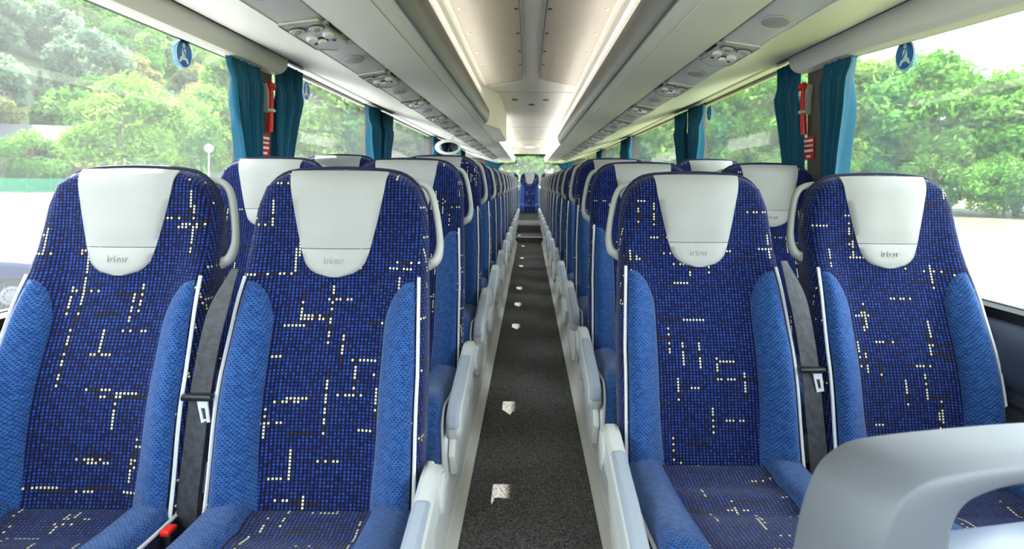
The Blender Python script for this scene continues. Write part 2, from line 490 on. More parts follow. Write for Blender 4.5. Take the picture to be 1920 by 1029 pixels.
for sg, nm in ((-1, 'left'), (1, 'right')):
    # seat platforms, stepped per row
    edges = [YF] + [D0[sg] + PITCH * k + 0.12 for k in range(2)] + [YB]
    prev = None
    root = empty('floor_platform_' + nm, kind='structure', label='carpeted seat platform beside the aisle')
    for k in range(3):
        x0, x1 = sg * 0.25, sg * 1.24
        z = platform(k)
        struct('platform_slab', rbox(((x0 + x1) / 2, (edges[k] + edges[k + 1]) / 2, z / 2 - 0.01), (abs(x1 - x0), edges[k + 1] - edges[k], z + 0.02), 0.0), 'carpet', root)
    # aisle edge trim
    tr = struct('trim_1' if sg < 0 else 'trim_2', prism([(sg * 0.208, 0.0), (sg * 0.207, 0.012), (sg * 0.222, 0.024), (sg * 0.232, 0.05), (sg * 0.262, 0.05), (sg * 0.262, 0.0)], 'y', YF, YB), 'trim',
                label='pale plastic edging strip along the aisle carpet')
    struct('riser_panel', prism([(sg * 0.236, 0.05), (sg * 0.246, 0.155), (sg * 0.262, 0.16), (sg * 0.262, 0.05)], 'y', YF, YB), 'base', tr)
    # side wall below the windows
    wl = struct('wall_' + nm, prism([(sg * 1.28, -0.3), (sg * 1.28, 0.70), (sg * 1.235, 0.70), (sg * 1.215, 0.685), (sg * 1.19, 0.64), (sg * 1.185, 0.58), (sg * 1.20, 0.545), (sg * 1.215, 0.53), (sg * 1.215, -0.3)], 'y', YF, YB), 'wall')
    struct('lower_panel', prism([(sg * 1.22, 0.0), (sg * 1.22, 0.50), (sg * 1.185, 0.50), (sg * 1.165, 0.46), (sg * 1.17, 0.2), (sg * 1.15, 0.16), (sg * 1.15, 0.0)], 'y', YF, YB), 'wall2', wl)
    struct('rubber_seal', prism([(sg * 1.232, 0.698), (sg * 1.232, 0.725), (sg * 1.262, 0.735), (sg * 1.262, 0.698)], 'y', YF, YB), 'rubber', wl)
    # upper wall to roof outside
    struct('upper_panel', rbox((sg * 1.29, (YF + YB) / 2, H + 0.80), (0.05, YB - YF, 0.44), 0.0), 'rack', wl)
    # pillars
    for y in PIL[sg]:
        wd = 0.24
        struct('pillar', prism([(sg * 1.265, y - wd / 2), (sg * 1.20, y - wd / 2 + 0.01), (sg * 1.192, y - wd / 2 + 0.03), (sg * 1.192, y + wd / 2 - 0.03), (sg * 1.20, y + wd / 2 - 0.01), (sg * 1.265, y + wd / 2)], 'z', 0.69, H + 0.60), 'pillar', wl)
    # windows
    ys = [YF] + PIL[sg] + [YB]
    for i in range(5):
        a, b = ys[i] + 0.01, ys[i + 1] - 0.01
        n = i + 1 + (0 if sg < 0 else 5)
        wn = empty('window_%d' % n, kind='structure', label='side window of the coach')
        struct('window_frame', join(*[rbox(((sg * (GL + 0.004)), (a + b) / 2, z), (0.016, b - a, 0.03), 0.0) for z in (0.72, H + 0.595)],
               *[rbox(((sg * (GL + 0.004)), y, (0.71 + H + 0.6) / 2), (0.014, 0.05, H + 0.6 - 0.71), 0.0) for y in (a + 0.025, b - 0.025)]), 'rubber', wn)
        struct('pane', rbox((sg * GL, (a + b) / 2, (0.71 + H + 0.6) / 2), (0.006, b - a - 0.02, H + 0.6 - 0.71), 0.0), 'glass', wn)

roof = struct('ceiling', rbox((0, (YF + YB) / 2, H + 0.82), (0.94, YB - YF, 0.04), 0.0), 'ceil', label='smooth beige ceiling above the aisle')
struct('roof', rbox((0, (YF + YB) / 2, H + 1.03), (2.62, YB - YF, 0.05), 0.0), 'ceil', label='outer roof of the coach')
# ceiling seams and vents
for y in (5.25, 8.6, 11.0):
    struct('seam', rbox((0, y, H + 0.799), (0.76, 0.006, 0.004), 0.0), 'speaker', roof)

def arc_panel(sg):
    """perforated ceiling grille with bowed inner edge and rounded far end"""
    y0, y1 = 0.9, 4.78
    pts = []
    N = 26
    for i in range(N + 1):
        t = i / N; y = y0 + (y1 - y0) * t
        inner = 0.065 + 0.05 * (2 * t - 1.15) ** 2 if t < 0.9 else None
        pts.append((y, t))
    outer, inner = [], []
    for y, t in pts:
        inn = 0.058 + 0.030 * max(0, 0.5 - t) + 0.0
        inn = 0.060 + 0.035 * (1 - smooth(0.0, 0.5, t)) + 0.012 * smooth(0.8, 1.0, t)
        outer.append((sg * 0.365, y)); inner.append((sg * inn, y))
    # rounded far end: shave outer/inner rows
    rows = []
    for (xo, y), (xi, _) in zip(outer, inner):
        row = []
        for k in range(9):
            s = k / 8; x = xi + (xo - xi) * s
            t = (y - y0) / (y1 - y0)
            yy = y + t ** 6 * (0.30 * (s - 0.0) ** 0.8 - 0.26 + 0.0)
            row.append((x, yy))
        rows.append(row)
    top = [[(x, y, H + 0.803) for x, y in r] for r in rows]
    bot = [[(x, y, H + 0.788) for x, y in r] for r in rows]
    return pad(top, bot), rows

for sg in (-1, 1):
    vf, rows = arc_panel(sg)
    g = empty('ceiling_grille', label='perforated beige ceiling grille %s of the centre line' % ('left' if sg < 0 else 'right'), cat='grille', group='perforated ceiling grilles')
    obj('perforated_sheet', vf, 'perf', g)
    edge = [(r[0][0], r[0][1], H + 0.790) for r in rows]
    far = [(x, y, H + 0.790) for x, y in rows[-1]]
    oedge = [(r[-1][0], r[-1][1], H + 0.790) for r in rows]
    obj('edge_trim', tube(edge + far[1:], 0.0035, 6), 'rail', g)
    obj('edge_bead', tube(oedge, 0.006, 6), 'ceil', g)
    for t in (6, 9, 12, 15, 18, 21):
        for s in (0, -1):
            x, y = rows[t][s]
            x += (sg * 0.016 if s == 0 else -sg * 0.03)
            obj('clip', disc((x, y, H + 0.788), 0.010, 0.004, '-z', 10, 0.02 if s else 0.008), 'ceil' if s else 'gap', g)

def ceil_thing(name, vf, mat, label, cat, group=None):
    return tag(obj(name, vf, mat), label, cat, group)
for i, (x, y, rx, ry, mt) in enumerate([(-0.155, 5.72, 0.030, 0.05, 'greystrip'), (-0.155, 6.2, 0.028, 0.05, 'rack'), (0.145, 5.72, 0.032, 0.05, 'greystrip'), (0.145, 6.2, 0.03, 0.05, 'rack')]):
    ceil_thing('ceiling_vent', disc((x, y, H + 0.8), rx, 0.008, '-z', 20, ry), mt,
               '%s oval vent in the ceiling, %s of the dark hatch' % (('nearer', 'farther')[i % 2], ('left', 'right')[i // 2]), 'vent', 'ceiling vents')
hz = empty('ceiling_hatch_lock', label='small dark oval lock in the middle of the ceiling', cat='lock')
obj('bezel', disc((0.008, 6.05, H + 0.8), 0.055, 0.006, '-z', 24, 0.1), 'ceil', hz)
obj('recess', disc((0.008, 6.05, H + 0.795), 0.032, 0.006, '-z', 20, 0.06), 'black', hz)
for i, x in enumerate((-0.2, 0.0, 0.2)):
    ceil_thing('ceiling_fixture', disc((x, 9.2, H + 0.8), 0.05, 0.008, '-z', 18, 0.06), 'rack', '%s of the three flat discs in the far ceiling' % ('left', 'middle', 'right')[i], 'disc', 'flat ceiling discs')
dl = empty('dome_lamp', label='round dome lamp in the ceiling before the rear window', cat='lamp')
obj('bezel', disc((0, 12.6, H + 0.8), 0.17, 0.03, '-z', 28), 'rack', dl)
obj('lens', disc((0, 12.75, H + 0.772), 0.11, 0.03, '-z', 28), 'striplamp', dl)

# luggage racks and window headers
def prof(sg, pts): return [(sg * x, H + z) for x, z in pts]
for sg, nm in ((-1, 'left'), (1, 'right')):
    hd = struct('trim_%d' % (3 if sg < 0 else 4), ribbon(prof(sg, [(0.725, 0.440), (0.78, 0.452), (0.88, 0.480), (0.98, 0.508), (1.06, 0.532), (1.10, 0.547)]), YF, YB, 0.03), 'rack',
                label='beige sloping panel between the reading lights and the window tops')
    struct('grey_band', ribbon(prof(sg, [(1.10, 0.547), (1.115, 0.556), (1.145, 0.556)]), YF, YB, 0.03), 'greystrip', hd)
    struct('window_header', ribbon(prof(sg, [(1.145, 0.556), (1.18, 0.562), (1.22, 0.57), (1.255, 0.578)]), YF, YB, 0.03), 'rack', hd)
    struct('header_edge', ribbon(prof(sg, [(1.235, 0.565), (1.25, 0.560), (1.262, 0.578)]), YF, YB, 0.02), 'greystrip', hd)
    # blind cassette over the first window
    yend = {-1: 2.72, 1: 2.60}[sg]
    cs = empty('blind_cassette', label='beige rounded blind cassette above the first %s window' % nm, cat='cassette', group='blind cassettes above the front windows')
    sec = prof(sg, [(1.12, 0.553), (1.125, 0.50), (1.14, 0.482), (1.165, 0.476), (1.20, 0.48), (1.20, 0.553)])
    V = []; n = len(sec)
    drop = (lambda y: 0.06 * max(0, min(1.6, 2.25 - y))) if sg > 0 else (lambda y: 0.0)
    def sink(vf): return [(a, b, c - drop(b)) for a, b, c in vf[0]], vf[1]
    stations = [(YF, 1.0), (0.65, 1.0), (2.25, 1.0), (yend - 0.06, 1.0), (yend - 0.03, 0.97), (yend - 0.01, 0.85), (yend, 0.6)]
    for y, s in stations:
        for x, z in sec: V.append((x, y, H + 0.553 + (z - H - 0.553) * (s if s < 1 else 1) - drop(y) * (z < H + 0.53)))
    F = [(i * n + k, i * n + (k + 1) % n, (i + 1) * n + (k + 1) % n, (i + 1) * n + k) for i in range(len(stations) - 1) for k in range(n)]
    F += [tuple(range(n)), tuple((len(stations) - 1) * n + k for k in reversed(range(n)))]
    obj('cover', (V, F), 'rack', cs)
    for ya, yb in ((YF, 0.65), (0.65, yend - 0.30)):
        obj('slot_lip', sink(ribbon(prof(sg, [(1.185, 0.478), (1.21, 0.484), (1.235, 0.498)]), ya, yb, 0.008)), 'rack', cs)
        obj('slot_edge', sink(ribbon(prof(sg, [(1.235, 0.495), (1.25, 0.494)]), ya, yb, 0.016)), 'rubber', cs)
    # rack
    rk = empty('luggage_rack', label='long beige overhead luggage rack on the %s side' % nm, cat='luggage rack', group='overhead luggage racks')
    obj('underside', ribbon(prof(sg, [(0.597, 0.462), (0.55, 0.462), (0.50, 0.466), (0.432, 0.474)]), YF, YB, 0.03), 'rack', rk)
    obj('underside_edge', ribbon(prof(sg, [(0.430, 0.476), (0.40, 0.480), (0.375, 0.488)]), YF, YB, 0.03), 'rack', rk)
    obj('light_channel', ribbon(prof(sg, [(0.612, 0.474), (0.597, 0.474)]), YF, YB, 0.02), 'gap', rk)
    obj('service_strip', ribbon(prof(sg, [(0.722, 0.443), (0.68, 0.449), (0.64, 0.459), (0.612, 0.468)]), YF, YB, 0.02), 'strip', rk)
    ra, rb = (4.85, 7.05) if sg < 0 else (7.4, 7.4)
    rp = prof(sg, [(0.376, 0.484), (0.366, 0.484), (0.350, 0.505), (0.342, 0.535), (0.341, 0.585), (0.345, 0.592), (0.350, 0.588), (0.354, 0.560), (0.376, 0.555)])
    obj('hand_rail', prism(rp, 'y', YF, ra), 'rail', rk)
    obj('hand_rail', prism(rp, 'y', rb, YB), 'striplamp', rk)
    obj('rack_front', ribbon(prof(sg, [(0.376, 0.50), (0.378, 0.553), (0.425, 0.556), (0.428, 0.66), (0.415, 0.735), (0.400, 0.745), (0.404, 0.80)]), YF, YB, 0.04, (sg, 0)), 'rack', rk)
    obj('front_bead', tube([(sg * 0.402, YF, H + 0.745), (sg * 0.402, YB, H + 0.745)], 0.006, 8), 'ceil', rk)
    # added glowing strip, hidden behind the hand rail to brighten the ceiling
    for ya, yb in (((YF + 0.3, 4.8), (7.1, YB - 0.3)) if sg < 0 else ((YF + 0.3, YB - 0.3),)):
        obj('added_fill_strip', rbox((sg * 0.372, (ya + yb) / 2, H + 0.561), (0.026, yb - ya, 0.008), 0.0), 'cove', rk)
    if sg < 0:
        bx = [(-0.42, 4.84), (-0.40, 4.90), (-0.36, 5.05), (-0.31, 5.22), (-0.285, 5.36), (-0.28, 5.55), (-0.28, 6.9), (-0.30, 7.0), (-0.42, 7.05)]
        V, F = prism(bx, 'z', H + 0.478, H + 0.80)
        ob = tag(obj('equipment_box', (V, F), 'ceil', smooth=50), 'smooth beige housing bulging from the left luggage rack', 'housing')
        bv = ob.modifiers.new('bevel', 'BEVEL'); bv.width = 0.035; bv.segments = 3; bv.limit_method = 'ANGLE'; bv.angle_limit = math.radians(50)
        sm = empty('oval_mirror', (-0.78, 5.6, H + 0.325), label='white framed oval mirror hanging under the left luggage rack', cat='mirror')
        obj('frame', disc((0, 0, 0), 0.122, 0.03, '-y', 36, 0.072), 'white', sm)
        obj('mirror_glass', disc((0.012, -0.026, 0.0), 0.094, 0.010, '-y', 36, 0.050, 0.9), 'mirror', sm)
        obj('bracket', tube([(0.02, 0.02, 0.05), (0.04, 0.05, 0.10), (0.04, 0.05, 0.14)], 0.012, 8), 'white', sm)

# reading light units
def make_psu(sg):
    r = empty('reading_light_panel', cat='reading light', group='reading light panels under the racks')
    ang = math.atan2(0.025, 0.11) * sg          # strip tilts up towards the aisle
    R = Matrix.Rotation(ang, 4, 'Y')
    def put(name, vf, mat, par=r): return obj(name, xf(vf, R), mat, par)
    plate = [(-0.052, -0.16), (0.05, -0.13), (0.05, 0.15), (0.0, 0.19), (-0.052, 0.13)]
    plate = [(sg * -x, y) for x, y in plate]
    put('plate', prism(plate, 'z', -0.008, 0.0), 'strip')
    put('plate_rim', tube([(x, y, -0.008) for x, y in plate], 0.0025, 6, closed=True), 'handle')
    for x, y in ((0.026, -0.085), (-0.026, -0.095)):
        nz = put('air_nozzle', disc((sg * -x, y, -0.006), 0.022, 0.010, '-z', 20, 0.030), 'strip')
        put('nozzle_ring', tube([(sg * -x + 0.022 * math.cos(a * 0.3927), y + 0.030 * math.sin(a * 0.3927), -0.012) for a in range(16)], 0.0028, 6, closed=True), 'gap', nz)
        put('nozzle_cap', disc((sg * -x, y, -0.014), 0.010, 0.006, '-z', 14, 0.014), 'handle', nz)
    for x, y in ((0.034, 0.0), (-0.020, 0.01)):
        put('reading_lamp', disc((sg * -x, y, -0.006), 0.016, 0.012, '-z', 20, 0.024), 'lens')
    bt = put('call_button', disc((0.0, 0.045, -0.006), 0.013, 0.014, '-z', 16, 0.022), 'lens')
    put('button_ring', disc((0.0, 0.045, -0.004), 0.017, 0.008, '-z', 16, 0.028), 'gap', bt)
    for x, y in ((0.03, 0.07), (-0.03, 0.07)):
        put('switch', disc((x, y, -0.006), 0.005, 0.006, '-z', 10, 0.009), 'gap')
    put('bracket', rbox((sg * -0.062, 0.0, 0.004), (0.012, 0.10, 0.012), 0.002), 'black')
    for y in (-0.10, 0.13):
        put('bracket_clip', rbox((sg * -0.06, y, -0.004), (0.016, 0.008, 0.012), 0.002), 'handle')
    return r
SIDE = {-1: 'left', 1: 'right'}
for sg in (-1, 1):
    proto = make_psu(sg)
    spk = None
    for k in range(NROW - 1):
        y = D0[sg] + 0.40 + PITCH * k
        o = proto if k == 0 else copy_tree(proto)
        o.location = (sg * 0.667, y, H + 0.4515)
        o['label'] = 'reading light panel over the %s row on the %s side, counted from the camera' % (ORD[k], SIDE[sg])
        if k < 6:
            ym = y - 0.40
            so = obj('overhead_speaker', xf(disc((0, 0, 0), 0.034, 0.006, '-z', 24, 0.05), Matrix.Rotation(sg * 0.22, 4, 'Y')), 'speaker')
            so.location = (sg * 0.665, ym, H + 0.4515)
            tag(so, 'flat oval speaker in the %s reading light strip before the %s light panel' % (SIDE[sg], ORD[k]), 'speaker', 'overhead speakers')

# front and rear ends
wf = struct('wall_front', join(rbox((0, YF, 0.1), (2.56, 0.05, 0.8), 0.0), rbox((0, YF, H + 0.92), (2.56, 0.05, 0.28), 0.0)), 'wall')
wfw = empty('window_11', kind='structure', label='windscreen at the front of the coach')
struct('pane', rbox((0, YF, 1.15), (2.5, 0.006, 1.3), 0.0), 'glass', wfw)
# rear wall with arched window
def ring_panel(outer, inner, y0, y1):
    n = len(outer)
    V = [(x, y0, z) for x, z in outer] + [(x, y0, z) for x, z in inner] + [(x, y1, z) for x, z in outer] + [(x, y1, z) for x, z in inner]
    F = []
    for i in range(n):
        j = (i + 1) % n
        F += [(i, j, n + j, n + i), (2 * n + i, 3 * n + i, 3 * n + j, 2 * n + j), (i, 2 * n + i, 2 * n + j, j), (n + i, n + j, 3 * n + j, 3 * n + i)]
    return V, F
inner = []; outer = []
hw, zb, zt = 0.93, 0.85, H + 0.64
for k in range(40):
    a = 2 * math.pi * k / 40
    c, s = math.cos(a), math.sin(a)
    e = 0.45
    x = hw * math.copysign(abs(c) ** e, c); z = (zb + zt) / 2 + (zt - zb) / 2 * math.copysign(abs(s) ** e, s)
    if s > 0: x *= 1 - 0.20 * (s ** 2)
    inner.append((x, z))
    m = max(abs(c) / 1.28, abs(s) / 1.2)
    outer.append((c / m, 0.8 + s / m))
wr = struct('wall_back', ring_panel(outer, inner, YB - 0.10, YB), 'pillar')
wb = empty('window_12', kind='structure', label='arched rear window of the coach')
struct('pane', prism(inner, 'y', YB - 0.05, YB - 0.044), 'glass', wb)
struct('window_frame', tube([(x, YB - 0.11, z) for x, z in inner], 0.018, 6, closed=True), 'rubber', wb)
struct('header_panel', rbox((0, YB - 0.2, H + 0.74), (0.9, 0.2, 0.16), 0.03), 'ceil', wr)

# ------------------------------------------------------------------ seats
ZT, ZB = 1.03, 0.285
WT = [(0.0, 0.116), (0.004, 0.136), (0.012, 0.155), (0.025, 0.172), (0.045, 0.187), (0.07, 0.199), (0.10, 0.207), (0.15, 0.212), (0.24, 0.215), (0.30, 0.220), (0.45, 0.229), (0.8, 0.233)]
def halfw(z): return interp(WT, ZT - z)
def base_y(z):
    d = ZT - z
    return -0.045 * d - 0.215 * max(0.0, d - 0.20) * smooth(0.14, 0.34, d)
def front(x, z):
    ax = abs(x)
    y = base_y(z) - 0.018 * math.exp(-((z - 0.52) / 0.14) ** 2)
    y -= 0.042 * smooth(0.10, 0.215, ax) * smooth(0.93, 0.72, z)
    y -= 0.012 * smooth(0.15, 0.03, ax) * smooth(0.72, 0.82, z)
    return y
RT = 0.042
def back_levels():
    L = []
    for i in range(15): L.append((ZB + (ZT - RT - ZB) * i / 14, 0.0))
    for i in range(1, 7): L.append((ZT - RT, i / 6 * math.pi / 2))
    return L
def backrest():
    V = []; S = [-1, -0.985, -0.95, -0.9, -0.82, -0.7, -0.55, -0.4, -0.2, 0, 0.2, 0.4, 0.55, 0.7, 0.82, 0.9, 0.95, 0.985, 1]
    B = [0.97, 0.85, 0.5, 0, -0.5, -0.85, -0.97]
    L = back_levels()
    for z0, th in L:
        z = z0 + RT * math.sin(th); w = halfw(z - 0.0005)
        for s in S:
            x = s * w
            q = max(0, (abs(s) - 0.82) / 0.18)
            y = front(x, z0 if th else z) + 0.045 * (1 - math.sqrt(max(0, 1 - q * q)))
            y += RT * (1 - math.cos(th))
            # crown: top edge a little lower at the sides
            V.append((x, y, z - 0.006 * (abs(s) ** 2) * (th > 0)))
        for s in B:
            y = base_y(z0) + 0.095 - RT * (1 - math.cos(th)) * 1.1 - 0.02 * (abs(s) > 0.9)
            V.append((s * w, y, z - 0.006 * (abs(s) ** 2) * (th > 0)))
    n = len(S) + len(B); F = []
    for i in range(len(L) - 1):
        for k in range(n):
            F.append((i * n + k, i * n + (k + 1) % n, (i + 1) * n + (k + 1) % n, (i + 1) * n + k))
    F.append(tuple(range(n)))
    F.append(tuple((len(L) - 1) * n + k for k in range(n)))
    return V, F
def back_pt(x, p, off):
    """point on the front of the backrest at height parameter p (z, running over the crown) pushed out by off"""
    if p <= ZT - RT:
        return (x, front(x, p) - off, p)
    th = min((p - (ZT - RT)) / RT, 1.9)
    z = ZT - RT + (RT + off) * math.sin(th)
    return (x, front(x, ZT - RT) + RT - (RT + off) * math.cos(th), z)

def head_half(p):
    d = ZT - p       # distance below crown
    wtab = [(-0.1, 0.118), (0.0, 0.117), (0.05, 0.111), (0.12, 0.097), (0.19, 0.081), (0.22, 0.071), (0.235, 0.060), (0.248, 0.040), (0.254, 0.012)]
    return interp(wtab, d)
def headpad(p0, p1, n, lower=False):
    top, bot = [], []
    for i in range(n + 1):
        p = p0 + (p1 - p0) * i / n; wv = head_half(p)
        e = min(i, n - i) / n
        a, b = [], []
        for k in range(13):
            s = -1 + 2 * k / 12; x = s * wv
            edge = (1 - abs(s) ** 6) * min(1.0, 0.35 + 3 * e)
            o = 0.002 + 0.006 * edge
            a.append(back_pt(x, p, o)); b.append(back_pt(x, p, -0.006))
        top.append(a); bot.append(b)
    return pad(top, bot)

ZBOL = 0.775
def bolster(sx):
    """puffed blue side bolster of the backrest, sx = side"""
    top, bot = [], []
    N = 22
    for i in range(N + 1):
        t = i / N; z = ZB + 0.012 + (ZBOL - ZB - 0.012) * (1 - (1 - t) ** 1.25)
        xo = halfw(z) - 0.016
        q = min(1.0, (ZBOL - z) / 0.115)
        xi = xo - (xo - 0.128 + 0.006 * smooth(0.45, 0.3, z)) * math.sqrt(max(0.0, 1 - (1 - q) ** 2)) - 0.001
        a, b = [], []
        for k in range(11):
            u = k / 10; x = xo + (xi - xo) * u
            puff = math.sin(math.pi * min(1, max(0, u))) ** 0.55
            endt = min(1, t / 0.06) ** 0.5 * min(1.0, 0.25 + q)
            rim = 0.040 * max(0, (x - (xo - 0.03)) / 0.03) ** 2 * 0.55
            y = front(sx * x, z) + rim - 0.002 - 0.022 * puff * endt
            a.append((sx * x, y, z)); b.append((sx * x, front(sx * x, z) + 0.035, z))
        top.append(a); bot.append(b)
    return pad(top, bot)
def surf(x, z):
    q = max(0, (abs(x) / halfw(z) - 0.82) / 0.18)
    return front(x, z) + 0.045 * (1 - math.sqrt(max(0, 1 - q * q)))
def bol_pipe(sx):
    P = []
    for i in range(25):
        z = ZB + 0.01 + (ZBOL + 0.004 - ZB - 0.01) * i / 24
        xo = halfw(z) - 0.016
        P.append((sx * (xo + 0.002), surf(xo + 0.002, z) - 0.002, z))
    return tube(P, 0.0042, 6)

# cushion: path from the back over the front edge
CY0, CY1 = -0.10, -0.585
def cush_path():
    P = []
    for i in range(11):
        t = i / 10; P.append((CY0 + (CY1 + 0.05 - CY0) * t, 0.296 + 0.026 * t - 0.012 * math.sin(math.pi * t), 0.0))
    cz = P[-1][1] - 0.05; cy = CY1 + 0.05
    for i in range(1, 7):
        a = i / 6 * math.pi / 2; P.append((cy - 0.05 * math.sin(a), cz + 0.05 * math.cos(a), a))
    for i in range(1, 4): P.append((CY1 + 0.008 * i, cz - 0.035 * i, math.pi / 2))
    return P
CP = cush_path()
def cush_pt(i, x, off):
    y, z, a = CP[i]; return (x, y - off * math.sin(a), z + off * math.cos(a))
def cushion_body():
    V = []; S = [-1, -0.985, -0.94, -0.86, -0.7, -0.45, -0.2, 0, 0.2, 0.45, 0.7, 0.86, 0.94, 0.985, 1]
    n = len(S)
    top, bot = [], []
    for i in range(len(CP)):
        a, b = [], []
        for s in S:
            q = max(0, (abs(s) - 0.86) / 0.14)
            o = -0.03 * (1 - math.sqrt(max(0, 1 - q * q))) + 0.012 * smooth(0.4, 0.85, abs(s))
            seam = -0.010 if (i in (3, 6) and abs(s) < 0.62) else 0.0
            a.append(cush_pt(i, s * 0.226, o + seam))
            y, z, an = CP[i]
            t = i / (len(CP) - 1)
            b.append((s * 0.215, min(y, CY0) if an == 0 else CY1 + 0.06, 0.205 if an == 0 else 0.200))
        top.append(a); bot.append(b)
    return pad(top, bot)
def cush_bolster(sx):
    top, bot = [], []
    for i in range(len(CP)):
        t = i / (len(CP) - 1)
        xi = 0.130 - 0.012 * t; xo = 0.222
        a, b = [], []
        for k in range(9):
            u = k / 8; x = xo + (xi - xo) * u
            puff = math.sin(math.pi * u) ** 0.55
            rim = 0.016 * max(0, (x - 0.205) / 0.017) ** 2
            o = 0.010 + 0.024 * puff * min(1, 0.5 + (len(CP) - 1 - i) * 0.25) - rim
            a.append(cush_pt(i, sx * x, o)); b.append(cush_pt(i, sx * x, -0.02))
        top.append(a); bot.append(b)
    return pad(top, bot)
def cush_pipe(sx):
    return tube([cush_pt(i, sx * 0.2245, 0.001) for i in range(len(CP))], 0.0042, 6)

LOGO = text_mesh('irizar', 0.024, 0.0016, 'leather', 'logo_text')

def make_seat(sg, aisle, bench=False):
    """sg: side of the aisle; outward is sg*x.  Origin on the platform under the headrest plane."""
    r = empty('coach_seat', cat='seat')
    obj('backrest', backrest(), 'pattern', r, smooth=60)
    sh = []
    zs = [ZB - 0.02 + (ZT - 0.05 - ZB + 0.02) * i / 10 for i in range(11)]
    top = [[(s * halfw(z) * 0.96, base_y(z) + 0.088 - 0.03 * abs(s) ** 6, z) for s in (-1, -.8, -.4, 0, .4, .8, 1)] for z in zs]
    bot = [[(s * halfw(z) * 0.96, base_y(z) + 0.112 - 0.03 * abs(s) ** 6, z) for s in (-1, -.8, -.4, 0, .4, .8, 1)] for z in zs]
    obj('back_shell', pad(bot, top), 'shell', r, smooth=60)
    for sx in (-1, 1):
        bl = obj('back_bolster', bolster(sx), 'blue', r, smooth=70)
        obj('piping', bol_pipe(sx), 'piping', bl)
    hp = obj('headrest', headpad(ZT - 0.187, ZT - RT + RT * 1.0, 14), 'leather', r, smooth=70)
    obj('headrest_flap', headpad(ZT - 0.2535, ZT - 0.1885, 8), 'leather', hp, smooth=70)
    lg = link('logo', LOGO, hp)
    zl = ZT - 0.222
    p = back_pt(0, zl, 0.0085)
    lg.location = p; lg.rotation_euler = (math.radians(90) - 0.07, 0, 0)
    # dark piping over the crown
    P = []
    for i in range(31):
        s = -1 + 2 * i / 30; a = abs(s)
        x = s * 0.205
        z = ZT - 0.002
        d = 0.0
        for dd, ww in WT:
            if ww >= abs(x): d = dd; break
        if abs(x) > 0.118:
            for (d0, w0), (d1, w1) in zip(WT, WT[1:]):
                if w0 <= abs(x) <= w1: d = d0 + (d1 - d0) * (abs(x) - w0) / (w1 - w0); break
        else: d = 0
        P.append((x, base_y(ZT) + 0.048, ZT + 0.003 - d - 0.006 * min(1, (abs(x) / 0.12)) ** 2))
    obj('crown_piping', tube(P, 0.0052, 6), 'navy', r)
    # seat cushion
    obj('cushion', cushion_body(), 'pattern', r, smooth=60)
    for sx in (-1, 1):
        cb = obj('cushion_bolster', cush_bolster(sx), 'blue', r, smooth=70)
        obj('piping', cush_pipe(sx), 'piping', cb)
    if bench:
        obj('bench_base', prism([(-0.15, 0.0), (-0.52, 0.0), (-0.52, 0.205), (-0.15, 0.205)], 'x', -0.225, 0.225), 'carpet', r)
        return r
    # grab handle on the aisle side of the backrest
    i_ = -sg
    b0 = base_y(ZT)
    H0 = [(i_ * 0.135, b0 + 0.062, ZT - 0.030), (i_ * 0.170, b0 + 0.072, ZT - 0.030), (i_ * 0.197, b0 + 0.076, ZT - 0.040), (i_ * 0.213, b0 + 0.074, ZT - 0.065),
          (i_ * 0.225, b0 + 0.066, ZT - 0.110), (i_ * 0.234, b0 + 0.056, ZT - 0.160), (i_ * 0.236, b0 + 0.046, ZT - 0.195), (i_ * 0.228, b0 + 0.036, ZT - 0.222), (i_ * 0.205, b0 + 0.034, ZT - 0.232)]
    hpts = bezier(H0, 5)
    rr = [0.0088 + 0.003 * smooth(0.6, 0.9, i / (len(hpts) - 1)) for i in range(len(hpts))]
    obj('grab_handle', tube(hpts, rr, 10, 1.35, up=(i_, 0, 0.3)), 'handle', r, smooth=80)
    # belt on the outer side
    o_ = sg
    bp = bezier([(o_ * 0.212, -0.070, 0.800), (o_ * 0.236, -0.105, 0.700), (o_ * 0.250, -0.135, 0.560), (o_ * 0.254, -0.160, 0.42), (o_ * 0.258, -0.175, 0.30), (o_ * 0.258, -0.165, 0.18)], 6)
    if not aisle:
        for p in bp:
            p.x = o_ * (halfw(max(p.z, ZB)) + 0.007); p.y = base_y(max(p.z, ZB)) + 0.028
    topg, botg = [], []
    for i, p in enumerate(bp):
        t = i / (len(bp) - 1); wv = (0.010 + 0.014 * smooth(0.0, 0.2, t)) * (1.0 if aisle else 0.5)
        topg.append([(p.x - wv, p.y - 0.004 * o_, p.z), (p.x, p.y - 0.002, p.z), (p.x + wv, p.y + 0.004 * o_, p.z)])
        botg.append([(q[0], q[1] + 0.003, q[2]) for q in topg[-1]])
    bt = obj('seat_belt', pad(topg, botg), 'belt', r)
    q = bp[13]
    obj('belt_guide', rbox((q.x, q.y - 0.008, q.z), (0.066, 0.022, 0.014), 0.005), 'black', bt)
    tx = q.x + (0.012 if True else 0)
    ring = [(tx - 0.011, q.z - 0.008), (tx + 0.011, q.z - 0.008), (tx + 0.017, q.z - 0.052), (tx - 0.001, q.z - 0.055)]
    ringi = [(tx - 0.003, q.z - 0.022), (tx + 0.006, q.z - 0.022), (tx + 0.010, q.z - 0.045), (tx + 0.003, q.z - 0.046)]
    obj('belt_tongue', ring_panel(ring, ringi, q.y - 0.013, q.y - 0.009), 'chrome', bt)
    # cushion frame and pedestal
    obj('seat_frame', rbox((0, -0.32, 0.185), (0.40, 0.42, 0.05), 0.015), 'base', r)
